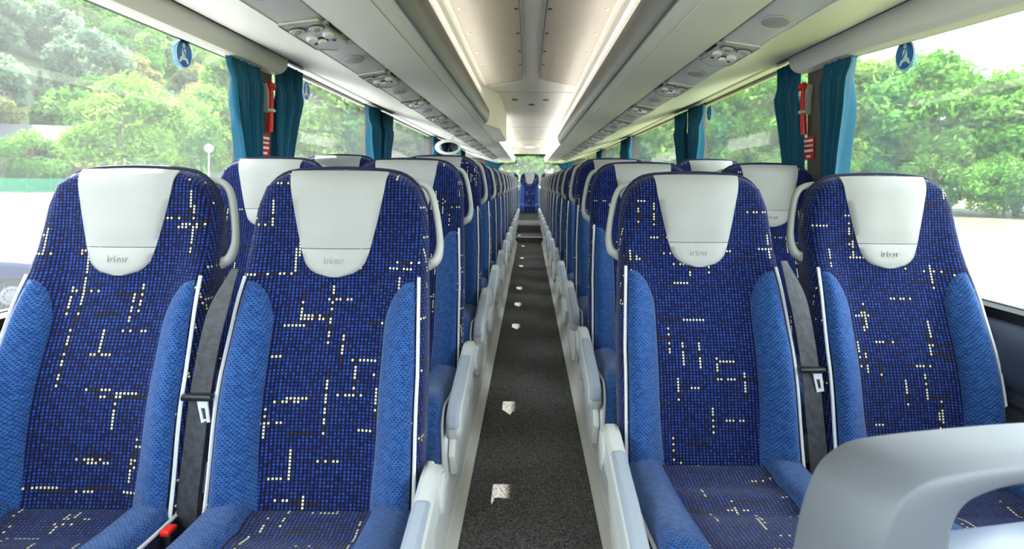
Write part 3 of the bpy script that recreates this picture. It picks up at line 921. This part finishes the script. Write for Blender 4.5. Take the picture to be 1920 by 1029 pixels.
    if aisle:
        xa = i_ * 0.2485
        # pedestal leg, waisted
        pr = [(-0.50, 0.19), (-0.47, 0.12), (-0.42, 0.05), (-0.44, -0.02), (-0.10, -0.02), (-0.13, 0.05), (-0.16, 0.12), (-0.12, 0.19)]
        a0, a1 = sorted((i_ * 0.150, i_ * 0.222))
        ped = obj('pedestal', prism(pr, 'x', a0, a1), 'base', r)
        bv = ped.modifiers.new('bevel', 'BEVEL'); bv.width = 0.012; bv.segments = 2; bv.limit_method = 'ANGLE'
        # side cover beside the cushion
        sc = [(-0.05, 0.36), (-0.02, 0.28), (-0.04, 0.16), (-0.10, 0.06), (-0.28, 0.02), (-0.40, 0.06), (-0.46, 0.14), (-0.42, 0.22), (-0.22, 0.29)]
        a0, a1 = sorted((i_ * 0.224, i_ * 0.244))
        cv = obj('side_cover', prism(sc, 'x', a0, a1), 'base', r)
        bv = cv.modifiers.new('bevel', 'BEVEL'); bv.width = 0.006; bv.segments = 2; bv.limit_method = 'ANGLE'
        # armrest
        dza = -0.022
        ar = [(-0.12, 0.400), (-0.15, 0.420), (-0.20, 0.418), (-0.30, 0.402), (-0.45, 0.376), (-0.56, 0.352), (-0.592, 0.335), (-0.60, 0.30), (-0.585, 0.268), (-0.55, 0.262), (-0.40, 0.300), (-0.25, 0.322), (-0.15, 0.322), (-0.115, 0.345)]
        ar = [(p, q + dza) for p, q in ar]
        a0, a1 = sorted((i_ * 0.234, i_ * 0.276))
        arm = obj('armrest', prism(ar, 'x', a0, a1), 'arm', r)
        bv = arm.modifiers.new('bevel', 'BEVEL'); bv.width = 0.012; bv.segments = 3; bv.limit_method = 'ANGLE'; bv.angle_limit = math.radians(60)
        pp = [(-0.27, 0.4105), (-0.45, 0.3835), (-0.56, 0.3595), (-0.597, 0.340), (-0.606, 0.305), (-0.585, 0.285), (-0.56, 0.318), (-0.45, 0.345), (-0.27, 0.375)]
        pp = [(p, q + dza) for p, q in pp]
        a0, a1 = sorted((i_ * 0.236, i_ * 0.272))
        pd = obj('arm_pad', prism(pp, 'x', a0, a1), 'pad', arm)
        bv = pd.modifiers.new('bevel', 'BEVEL'); bv.width = 0.010; bv.segments = 3; bv.limit_method = 'ANGLE'; bv.angle_limit = math.radians(60)
        obj('pivot_cap', disc((i_ * 0.274, -0.172, 0.370 + dza), 0.040, 0.009, 'x' if i_ > 0 else '-x', 26), 'arm', arm)
    else:
        lg = [(-0.45, 0.19), (-0.40, -0.02), (-0.20, -0.02), (-0.16, 0.19)]
        ped = obj('pedestal', prism(lg, 'x', -0.03, 0.03), 'base', r)
        bk = obj('belt_buckle', rbox((i_ * 0.240, -0.215, 0.268), (0.022, 0.036, 0.05), 0.006), 'black', r)
        obj('release_button', rbox((i_ * 0.240, -0.222, 0.294), (0.020, 0.030, 0.012), 0.004), 'red', bk)
    return r

XS = {(-1, True): 0.468, (-1, False): 0.975, (1, True): 0.452, (1, False): 0.970}
for sg in (-1, 1):
    for aisle in (True, False):
        proto = make_seat(sg, aisle)
        for k in range(NROW):
            o = proto if k == 0 else copy_tree(proto)
            o.location = (sg * XS[(sg, aisle)], D0[sg] + PITCH * k, platform(k) + (0.08 if D0[sg] + PITCH * k > 11.4 else 0) * 0)
            o['group'] = 'blue patterned coach seats in rows'
            where = 'aisle' if aisle else 'window'
            if k == 0:
                o['label'] = 'large front %s seat of blue dotted fabric with pale headrest, %s of the aisle' % (where, SIDE[sg])
            else:
                o['label'] = 'blue patterned %s seat in the %s row from the camera, %s of the aisle' % (where, ORD[k], SIDE[sg])
bench = make_seat(1, False, True)
bpos = [0.0, -0.465, 0.465, -0.925, 0.925]
bn = ['blue bench seat at the far end of the aisle', 'rear bench seat just left of the centre one', 'rear bench seat just right of the centre one', 'rear bench seat in the far left corner', 'rear bench seat in the far right corner']
for i, x in enumerate(bpos):
    o = bench if i == 0 else copy_tree(bench)
    o.location = (x, 13.55, 0.233 if abs(x) < 0.4 else 0.233)
    tag(o, bn[i], 'seat', 'seats of the rear bench')
    if i: o.location.y = 13.55

# ------------------------------------------------------------------ curtains on the pillars
def curtain(sg, y0, y1, tie, seed):
    """pleated cloth between y0 and y1 (top), gathered towards `tie` (y) at the bottom"""
    rnd = random.Random(seed)
    z1, z0 = H + 0.545, 0.70
    n, m = 64, 18
    top, bot = [], []
    ph = [rnd.uniform(0, 6.28) for _ in range(4)]
    pl = 7.5 + rnd.uniform(-0.5, 0.5)
    for j in range(m + 1):
        t = j / m; z = z1 + (z0 - z1) * t
        sq = 1 - 0.52 * smooth(0.0, 0.7, t)
        a, b = [], []
        for i in range(n + 1):
            s = i / n
            y = y0 + (y1 - y0) * s
            y = tie + (y - tie) * sq
            head = smooth(0.14, 0.06, t)
            amp = 0.012 + 0.022 * smooth(0.05, 0.3, t)
            wv = math.sin(pl * 2 * math.pi * s + ph[0] + 0.9 * math.sin(2.2 * t + ph[1])) + 0.35 * math.sin(pl * 4.6 * math.pi * s + ph[2] + t)
            band = 0.006 * math.sin(pl * 5.2 * math.pi * s + ph[3]) * head
            x = 1.168 - 0.012 * smooth(0.10, 0.16, t) * smooth(0.3, 0.16, t) - amp * (wv if wv < 0 else wv * 0.6) * 0.9 + band
            a.append((sg * x, y, z)); b.append((sg * (x + 0.004), y + 0.001, z))
        top.append(a); bot.append(b)
    return pad(top, bot)
pn = ['first', 'second', 'third', 'fourth']
CUR = {-1: [(-0.36, -0.09, 0.085, 0.40), (-0.37, -0.06, 0.06, 0.37)], 1: [(-0.325, -0.105, 0.115, 0.365), (-0.37, -0.06, 0.06, 0.37)]}
for sg in (-1, 1):
    for i, y in enumerate(PIL[sg]):
        a0, a1, b0, b1 = CUR[sg][min(i, 1)]
        for (c0, c1, tie, nm, sd) in ((a0, a1, a1, 'near', 1), (b0, b1, b0, 'far', 2)):
            g = empty('window_curtain', label='teal pleated curtain on the %s side of the %s %s window pillar' % (nm, pn[i], SIDE[sg]), cat='curtain', group='teal curtains on the window pillars')
            obj('cloth', curtain(sg, y + c0, y + c1, y + tie, 10 * i + sd + (50 if sg > 0 else 0)), 'curtain', g, smooth=80)
            obj('curtain_rail', tube([(sg * 1.185, y + c0 - 0.02, H + 0.548), (sg * 1.185, y + c1 + 0.02, H + 0.548)], 0.006, 6), 'rubber', g)
for sg in (-1, 1):
    g = empty('rear_curtain', label='dark blue curtain gathered at the %s edge of the rear window' % SIDE[sg], cat='curtain', group='rear window curtains')
    P, Q = [], []
    for j in range(15):
        t = j / 14; z = H + 0.63 - t * 0.85; a, b = [], []
        for i in range(25):
            s = i / 24; wd = 0.42 * (1 - t) ** 1.6 + 0.10
            x = 1.02 - s * wd; yy = YB - 0.16 + 0.012 * math.sin(s * 30)
            a.append((sg * x, yy, z)); b.append((sg * x, yy + 0.004, z))
        P.append(a); Q.append(b)
    obj('cloth', pad(P, Q), 'curtain', g, smooth=80)

# ------------------------------------------------------------------ emergency hammers and signs, stickers
for sg in (-1, 1):
    y = {-1: 2.635, 1: 2.545}[sg]
    x = sg * 1.189
    r = empty('emergency_hammer', (x, y, H + 0.30), label='red emergency hammer in a grey holder on the first %s pillar' % SIDE[sg], cat='hammer', group='emergency hammers on the pillars')
    d = -sg
    s2 = 1 if sg < 0 else 1
    hm = obj('handle', join(tube([(d * 0.022, 0.012, 0.115), (d * 0.024, 0.012, 0.06), (d * 0.022, 0.010, -0.02), (d * 0.020, 0.008, -0.085)], [0.010, 0.010, 0.013, 0.013], 10)), 'red', r)
    obj('hammer_head', join(tube([(d * 0.022, -0.018, 0.118), (d * 0.022, 0.0, 0.126), (d * 0.022, 0.030, 0.122), (d * 0.022, 0.045, 0.112)], [0.008, 0.014, 0.016, 0.007], 10)), 'red', hm)
    hold = [(-0.032, 0.125), (-0.022, 0.130), (0.0, 0.10), (0.004, 0.03), (0.028, 0.03), (0.028, -0.0), (-0.014, -0.0), (-0.018, 0.07)]
    obj('holder', prism(hold, 'x', *sorted((0.0, d * 0.020))), 'handle', r)
    obj('seal_band', rbox((d * 0.022, 0.010, 0.012), (0.034, 0.034, 0.014), 0.004), 'arm', hm)
    sgn = empty('warning_sign', (x, y - 0.005, H + 0.155), label='small red notice with white lettering under the %s hammer' % SIDE[sg], cat='sign', group='red notices under the hammers')
    obj('plate', rbox((d * 0.003, 0, 0), (0.004, 0.088, 0.096), 0.002), 'redsign', sgn)
    rn = random.Random(4)
    for q, zz in enumerate((0.033, 0.012, -0.010, -0.034)):
        L = []
        yy = -0.038 if q < 3 else -0.018; end = 0.036 if q < 3 else 0.014
        while yy < end:
            wv = rn.uniform(0.004, 0.008)
            L.append(rbox((d * 0.0058, yy + wv / 2, zz), (0.0015, wv, 0.011 if q != 1 else 0.008), 0.0)); yy += wv + 0.0025
        o = obj('lettering', join(*L), 'white', sgn, smooth=0); o['kind'] = 'stuff'

def sticker(sg, y, z, lab):
    d = -sg
    r = empty('seat_belt_sticker', (sg * (GL - 0.004), y, z), label=lab, cat='sticker', group='round blue stickers on the glass')
    obj('disc', disc((0, 0, 0), 0.052, 0.0015, 'x' if d > 0 else '-x', 32), 'sticker', r)
    ring = [(d * 0.0016, 0.049 * math.cos(a * math.pi / 16), 0.049 * math.sin(a * math.pi / 16)) for a in range(32)]
    obj('rim', tube(ring, 0.0018, 5, closed=True), 'white', r)
    fig = join(disc((d * 0.001, -0.002, 0.030), 0.009, 0.0012, 'x' if d > 0 else '-x', 16),
               prism([(-0.012, 0.018), (0.008, 0.018), (0.012, -0.012), (-0.014, -0.012)], 'x', *sorted((d * 0.0012, d * 0.0024))),
               prism([(-0.020, -0.012), (0.020, -0.014), (0.030, -0.030), (0.022, -0.034), (0.010, -0.022), (-0.010, -0.022), (-0.022, -0.034), (-0.030, -0.030)], 'x', *sorted((d * 0.0012, d * 0.0024))))
    obj('figure', fig, 'white', r)
    obj('belt_mark', prism([(-0.012, 0.016), (-0.008, 0.018), (0.011, -0.008), (0.007, -0.010)], 'x', *sorted((d * 0.0025, d * 0.0034))), 'sticker', r)
sticker(-1, 2.13, H + 0.452, 'round blue seat belt sticker high on the first left window')
sticker(1, 2.005, H + 0.440, 'round blue seat belt sticker high on the first right window')
sticker(-1, 3.33, H + 0.58, 'round blue seat belt sticker beside the far curtain of the first left pillar') if False else None
sticker(-1, 3.30, H + 0.50, 'round blue seat belt sticker on the second left window')
sticker(1, 4.18, H + 0.50, 'round blue seat belt sticker on the second right window')

# ------------------------------------------------------------------ foreground hand rail
D = 0.62
def fp(px, py): return ((px - 992) / 1112 * D, -(py - 342) / 1112 * D)
O = [(1490, 1120), (1510, 1029), (1527, 954), (1560, 879), (1598, 846), (1648, 828), (1752, 822), (1920, 820), (2100, 822), (2250, 832), (2330, 870), (2370, 954), (2390, 1029), (2400, 1120)]
I = [(1764, 1120), (1763, 1040), (1766, 975), (1780, 938), (1800, 915), (1830, 901), (1880, 891), (1940, 888), (2040, 888), (2110, 893), (2150, 920), (2165, 975), (2170, 1040), (2172, 1120)]
O = [p for p in bezier([Vector((a, b, 0)) for a, b in O], 4)]; I = [p for p in bezier([Vector((a, b, 0)) for a, b in I], 4)]
V = []; F = []
n = len(O)
for (o, i) in zip(O, I):
    ox, oz = fp(o.x, o.y); ix, iz = fp(i.x, i.y)
    c = Vector((ix - ox, iz - oz)); L = c.length; c.normalize()
    b = min(0.046, L * 0.36); e = min(0.012, L * 0.2)
    sec = [(0.0, 0.075), (0.003, 0.058), (b * 0.45, 0.030), (b * 0.95, 0.003), (b + 0.004, 0.0), (L - e, 0.0), (L - e * 0.3, 0.004), (L, 0.014), (L, 0.075)]
    for q, dy in sec: V.append((ox + c.x * q, dy, oz + c.y * q))
m = 9
for k in range(n - 1):
    for j in range(m): F.append((k * m + j, k * m + (j + 1) % m, (k + 1) * m + (j + 1) % m, (k + 1) * m + j))
F += [tuple(range(m)), tuple((n - 1) * m + j for j in reversed(range(m)))]
fx = fp(1500, 1029)[0]
rail = empty('front_partition', (fx + 0.028, D, H - 0.034), label='pale grey looped handrail of the partition in the lower right corner', cat='handrail')
rail.rotation_euler = (0, 0, math.radians(11))
obj('handrail_loop', ([(v[0] - fx, v[1], v[2]) for v in V], F), 'fg', rail, smooth=50)
obj('shelf', rbox((0.30, 0.10, -0.462), (0.36, 0.12, 0.03), 0.01), 'tray', rail)
obj('panel', rbox((0.26, 0.02, -0.72), (0.50, 0.04, 0.60), 0.015), 'fg', rail)
obj('post', rbox((0.09, 0.02, -0.75), (0.10, 0.05, 0.55), 0.02), 'fg', rail)

# ------------------------------------------------------------------ outdoors
ZG = -1.6
def terrain(x, y):
    L = -x
    z = ZG
    if L > 22: z += 1.35 * smooth(22, 50, L)
    if L > 52: z += 0.60 * (L - 52) * smooth(52, 75, L)
    return z
def sheet(x0, x1, y0, y1, nx, ny, dz=0.0):
    V = []; 
    for i in range(nx + 1):
        for j in range(ny + 1):
            x = x0 + (x1 - x0) * i / nx; y = y0 + (y1 - y0) * j / ny
            V.append((x, y, terrain(x, y) + dz))
    return V, gridf(nx + 1, ny + 1)
struct('ground', sheet(-52, 160, -60, 200, 53, 13), 'grass', label='sunlit meadow around the coach')
struct('hill', sheet(-260, -52, -80, 260, 52, 17), 'hill', label='wooded hillside beyond the left windows')
struct('road', sheet(-24, -1.6, -50, 120, 12, 10, 0.03), 'asphalt', label='pale asphalt parking area beside the coach')

def leaf_mesh(name, seed, h, rad, n, size, mat, cone=False, trunk=0.28, K=None):
    rnd = random.Random(seed)
    V, F, R = [], [], []
    cz = h * (trunk + (1 - trunk) / 2); rz = h * (1 - trunk) / 2
    clumps = []
    K = K or 46
    for _ in range(K):
        while True:
            v = Vector((rnd.uniform(-1, 1), rnd.uniform(-1, 1), rnd.uniform(-1, 1)))
            if 0.3 < v.length < 1: break
        v = v.normalized() * (v.length ** 0.45)
        if cone:
            t = rnd.random() ** 1.3; a = rnd.uniform(0, 6.283); rr = rad * (1 - t) * rnd.uniform(0.5, 1)
            c = Vector((rr * math.cos(a), rr * math.sin(a), h * (0.05 + 0.93 * t))); cr = rad * 0.30 * (1.1 - t)
        else:
            sq = 1.0 - 0.35 * max(0, v.z) ** 2
            c = Vector((v.x * rad * 0.8 * sq, v.y * rad * 0.8 * sq, cz + v.z * rz * 0.82)); cr = rad * rnd.uniform(0.18, 0.36)
        clumps.append((c, cr, rnd.random()))
    for _ in range(n):
        c, cr, cb = rnd.choice(clumps)
        d = Vector((rnd.gauss(0, 1), rnd.gauss(0, 1), rnd.gauss(0, 1)))
        d = d.normalized() * (rnd.random() ** 0.4)
        p = c + Vector((d.x, d.y, d.z * 0.8)) * cr
        nrm = (d + Vector((rnd.gauss(0, .6), rnd.gauss(0, .6), rnd.gauss(0.35, .6)))).normalized()
        t = nrm.orthogonal().normalized(); t.rotate(Matrix.Rotation(rnd.uniform(0, 6.28), 3, nrm)); b = nrm.cross(t)
        s = size * rnd.uniform(0.6, 1.3)
        k = len(V)
        V += [p - t * s, p + b * s * 0.45, p + t * s, p - b * s * 0.45]
        F.append((k, k + 1, k + 2, k + 3))
        R.append(min(0.999, max(0, 0.6 * cb + 0.4 * rnd.random())))
    me = bpy.data.meshes.new(name); me.from_pydata([tuple(v) for v in V], [], F); me.materials.append(M[mat])
    at = me.attributes.new('rnd', 'FLOAT', 'FACE'); at.data.foreach_set('value', R)
    # trunk with a few limbs
    T = [tube([(0, 0, -0.3), (0.05, 0, h * 0.25), (0.0, 0.05, h * 0.55), (0, 0, h * 0.8)], [h * 0.022, h * 0.018, h * 0.011, h * 0.004], 7)]
    for c, cr, _ in clumps[:10]:
        z0 = max(h * 0.18, c.z * 0.55)
        T.append(tube([(0, 0, z0), (c.x * 0.5, c.y * 0.5, z0 + (c.z - z0) * 0.6), tuple(c)], [h * 0.009, h * 0.006, h * 0.002], 5))
    return me, make_mesh(name + '_trunk', *join(*T), M['bark'], 60, False)

KIND = {}
for nm, a in dict(
    maple=(1, 10.5, 4.2, 15000, 0.20, 'leaf1', False, 0.16, 60),
    oak=(2, 13.5, 5.6, 15000, 0.30, 'leaf2', False, 0.06, 70),
    ash=(3, 12.5, 4.8, 13000, 0.29, 'leaf1', False, 0.08, 64),
    wood1=(4, 13.0, 5.2, 7000, 0.36, 'leaf5', False, 0.15, 50),
    wood2=(5, 12.0, 5.0, 7000, 0.36, 'leaf3', False, 0.15, 44),
    wood3=(6, 14.0, 5.4, 7000, 0.36, 'leaf2', False, 0.15, 50),
    conifer=(7, 13.0, 2.0, 6000, 0.22, 'leaf4', True, 0.0, 90),
    shrub=(8, 5.2, 3.2, 9000, 0.15, 'leaf2', False, 0.02, 40)).items():
    KIND[nm] = leaf_mesh(nm, *a)
def tree(kind, x, y, s, label, name='tree', group=None, z=None, sz=1.0):
    r = empty(name, (x, y, (terrain(x, y) if z is None else z) - 0.05), label=label, cat='bush' if name == 'bush' else 'tree', group=group)
    r.rotation_euler[2] = random.uniform(0, 6.28); r.scale = (s, s, s * sz)
    link('crown', KIND[kind][0], r); link('trunk', KIND[kind][1], r)
    return r
# left: young trees by the fence
tree('maple', -29, 43, 1.0, 'bright young tree with pale green leaves behind the first left window')
tree('maple', -30.5, 52, 0.95, 'smaller bright green tree next to the lamp post')
tree('shrub', -52, 62, 1.25, 'rounded green bush at the left edge of the front window', 'bush')
tree('wood2', -61, 66, 0.9, 'brownish leafed tree at the far left edge of the view')
tree('ash', -33, 68, 1.5, 'tall pale green tree seen through the second left window')
tree('maple', -23, 62, 1.6, 'light green tree behind the second left window curtain')
for i, (x, y) in enumerate(((-62, 75), (-60.5, 75.8), (-59.2, 76.8))):
    tree('conifer', x, y, 0.86 + 0.05 * i, '%s of the three dark slim conifers above the shed roof' % ('left', 'middle', 'right')[i], group='slim dark conifers', sz=1.15)
rt = random.Random(5)
labs = {'wood1': 'grey green broadleaf tree of the hillside forest', 'wood2': 'olive brown broadleaf tree of the hillside forest', 'wood3': 'mid green broadleaf tree of the hillside forest'}
for row in range(8):
    L = 63 + row * 12
    for j in range(13):
        y = L * (0.73 + 0.135 * j) + rt.uniform(-3, 3)
        if y > 250: continue
        x = -L + rt.uniform(-4, 4)
        k = rt.choice(['wood1', 'wood1', 'wood2', 'wood3'])
        tree(k, x, y, rt.uniform(0.85, 1.3), labs[k], group='forest trees on the hillside')
# right and rear tree belt
belt = [(52, 38), (47, 46), (43.5, 53), (39, 58), (34, 62), (29, 65), (23.5, 67), (18, 68.5), (12, 70), (6, 71), (0, 72), (-6, 71), (-12, 69), (-17, 66)]
bs = [0.78, 0.86, 1.02, 1.22, 1.36, 1.36, 1.2, 1.3, 1.2, 1.25, 1.2, 1.2, 1.25, 1.3]
for i, (x, y) in enumerate(belt):
    k = ('oak', 'ash', 'oak', 'oak', 'ash')[i % 5]
    tree(k, x, y, bs[i], {'oak': 'dense mid green tree beyond the meadow, %s of the belt from the right', 'ash': 'dense pale green tree beyond the meadow, %s of the belt from the right'}[k] % ORD[i], group='tree belt beyond the meadow')
for i, (x, y, q) in enumerate([(64, 52, 0.85), (55, 62, 1.05), (46, 69, 1.4), (37, 74, 1.55), (28, 78, 1.4), (18, 81, 1.4), (8, 83, 1.3), (-3, 83, 1.3), (-13, 80, 1.4)]):
    tree('oak', x, y, q, 'taller tree behind the green belt, %s from the right' % ORD[i], group='taller trees behind the belt')
for i, (x, y) in enumerate([(46, 41), (43, 46.5), (40, 50), (36.5, 54), (32, 57.5), (27, 60)]):
    tree('shrub', x, y, rt.uniform(0.95, 1.2), 'low leafy bush at the foot of the tree belt, %s from the right' % ORD[i], 'bush', group='bushes at the foot of the tree belt')

# shed, lamp post, fence, car
sx, sy = -54.5, 67.5
sh = empty('shed', (sx, sy, terrain(sx, sy)), label='low building with a grey roof among the trees on the left', cat='building')
sh.rotation_euler[2] = 0.5
obj('wall', rbox((0, 0, 2.6), (9, 6, 5.4), 0.0), 'shedwall', sh)
obj('roof', prism([(-3.8, 5.1), (0.0, 7.0), (3.8, 5.1), (3.8, 5.4), (0.0, 7.3), (-3.8, 5.4)], 'x', -5, 5), 'roof', sh)
obj('window', rbox((0, -3.02, 3.6), (1.4, 0.08, 1.2), 0.0), 'carglass', sh)
lx, ly = -24.6, 45.5
lp = empty('street_lamp', (lx, ly, terrain(lx, ly)), label='thin lamp post with a white globe beyond the first left window', cat='street lamp')
hl = H + (342 - 283) / 1112 * ly - terrain(lx, ly)
obj('pole', tube([(0, 0, 0), (0, 0, hl - 0.2)], [0.07, 0.05], 8), 'handle', lp)
V, F = [], []
bm = bmesh.new(); bmesh.ops.create_uvsphere(bm, u_segments=16, v_segments=10, radius=0.32)
bm.verts.index_update()
obj('globe', ([tuple(v.co + Vector((0, 0, hl))) for v in bm.verts], [tuple(v.index for v in f.verts) for f in bm.faces]), 'lens', lp); bm.free()
fn = empty('mesh_fence', (-46.0, 40, 0), label='green mesh fence at the far edge of the meadow', cat='fence')
pts = [(-47.5, 20 + 4 * i) for i in range(12)]
for i, (x, y) in enumerate(pts):
    z = terrain(x, y)
    obj('fence_post', tube([(x + 46, y - 40, z), (x + 46, y - 40, z + 1.45)], 0.05, 6), 'fence', fn)
    if i < 11:
        Lb = [rbox((x + 46, y + 2 - 40, z + 0.08 + 0.11 * q), (0.02, 4.0, 0.07), 0.0) for q in range(12)]
        o = obj('fence_panel', join(*Lb), 'fence', fn, smooth=0)
        o['kind'] = 'stuff'

cr = empty('parked_car', (-10.25, 11.75, ZG + 0.03), label='dark blue parked car seen through the first left window', cat='car')
# visible wheel at the origin; car body runs towards -x of its own frame
cr.rotation_euler[2] = math.radians(41)
pf = [(0.78, 0.32), (0.80, 0.55), (0.72, 0.72), (0.50, 0.86), (0.05, 0.96), (-0.28, 1.00), (-0.85, 1.36), (-1.2, 1.44), (-2.1, 1.42), (-2.75, 1.22), (-3.15, 0.95), (-3.25, 0.6), (-3.2, 0.3)]
secs = [(-0.84, 0.90, 0.0), (-0.80, 1.0, 0.0), (0.80, 1.0, 0), (0.84, 0.90, 0)]
body = prism(pf, 'y', 0.02, 1.62)
bo = obj('body', body, 'carpaint', cr, smooth=30)
bv = bo.modifiers.new('bevel', 'BEVEL'); bv.width = 0.09; bv.segments = 4; bv.limit_method = 'ANGLE'; bv.angle_limit = math.radians(40)
for side, yy in ((0, 0.0), (1, 1.60)):
    obj('side_window', prism([(-0.50, 1.06), (-0.95, 1.32), (-1.55, 1.36), (-1.55, 1.02)], 'y', yy, yy + 0.04), 'carglass', cr)
    obj('side_window', prism([(-1.62, 1.02), (-1.62, 1.36), (-2.1, 1.34), (-2.55, 1.18), (-2.6, 1.02)], 'y', yy, yy + 0.04), 'carglass', cr)
    for xw in (0.0, -2.45):
        wy = 0.0 if side == 0 else 1.64
        wh = obj('wheel', tube([(xw, wy - 0.02, 0.30), (xw, wy + 0.18 * (1 if side == 0 else -1), 0.30)], 0.30, 28), 'tyre', cr)
        obj('wheel_arch', tube([(xw + 0.36 * math.cos(a), wy + (0.01 if side == 0 else -0.01), 0.30 + 0.36 * math.sin(a)) for a in [math.pi * q / 14 for q in range(15)]], 0.03, 6), 'tyre', cr)
        obj('rim', disc((xw, wy - 0.02 if side == 0 else wy + 0.02, 0.30), 0.185, 0.02, '-y' if side == 0 else 'y', 28), 'rim', wh)
        obj('rim_holes', join(*[disc((xw + 0.12 * math.cos(q * math.pi / 6), (wy - 0.038) if side == 0 else wy + 0.038, 0.30 + 0.12 * math.sin(q * math.pi / 6)), 0.018, 0.005, '-y' if side == 0 else 'y', 8) for q in range(12)]), 'tyre', wh)
obj('windscreen', prism([(-0.30, 1.02), (-0.84, 1.37), (-0.82, 1.39), (-0.26, 1.03)], 'y', 0.15, 1.49), 'carglass', cr)
obj('headlamp', rbox((0.66, 0.16, 0.72), (0.16, 0.2, 0.12), 0.04), 'lens', cr)
obj('headlamp', rbox((0.66, 1.48, 0.72), (0.16, 0.2, 0.12), 0.04), 'lens', cr)
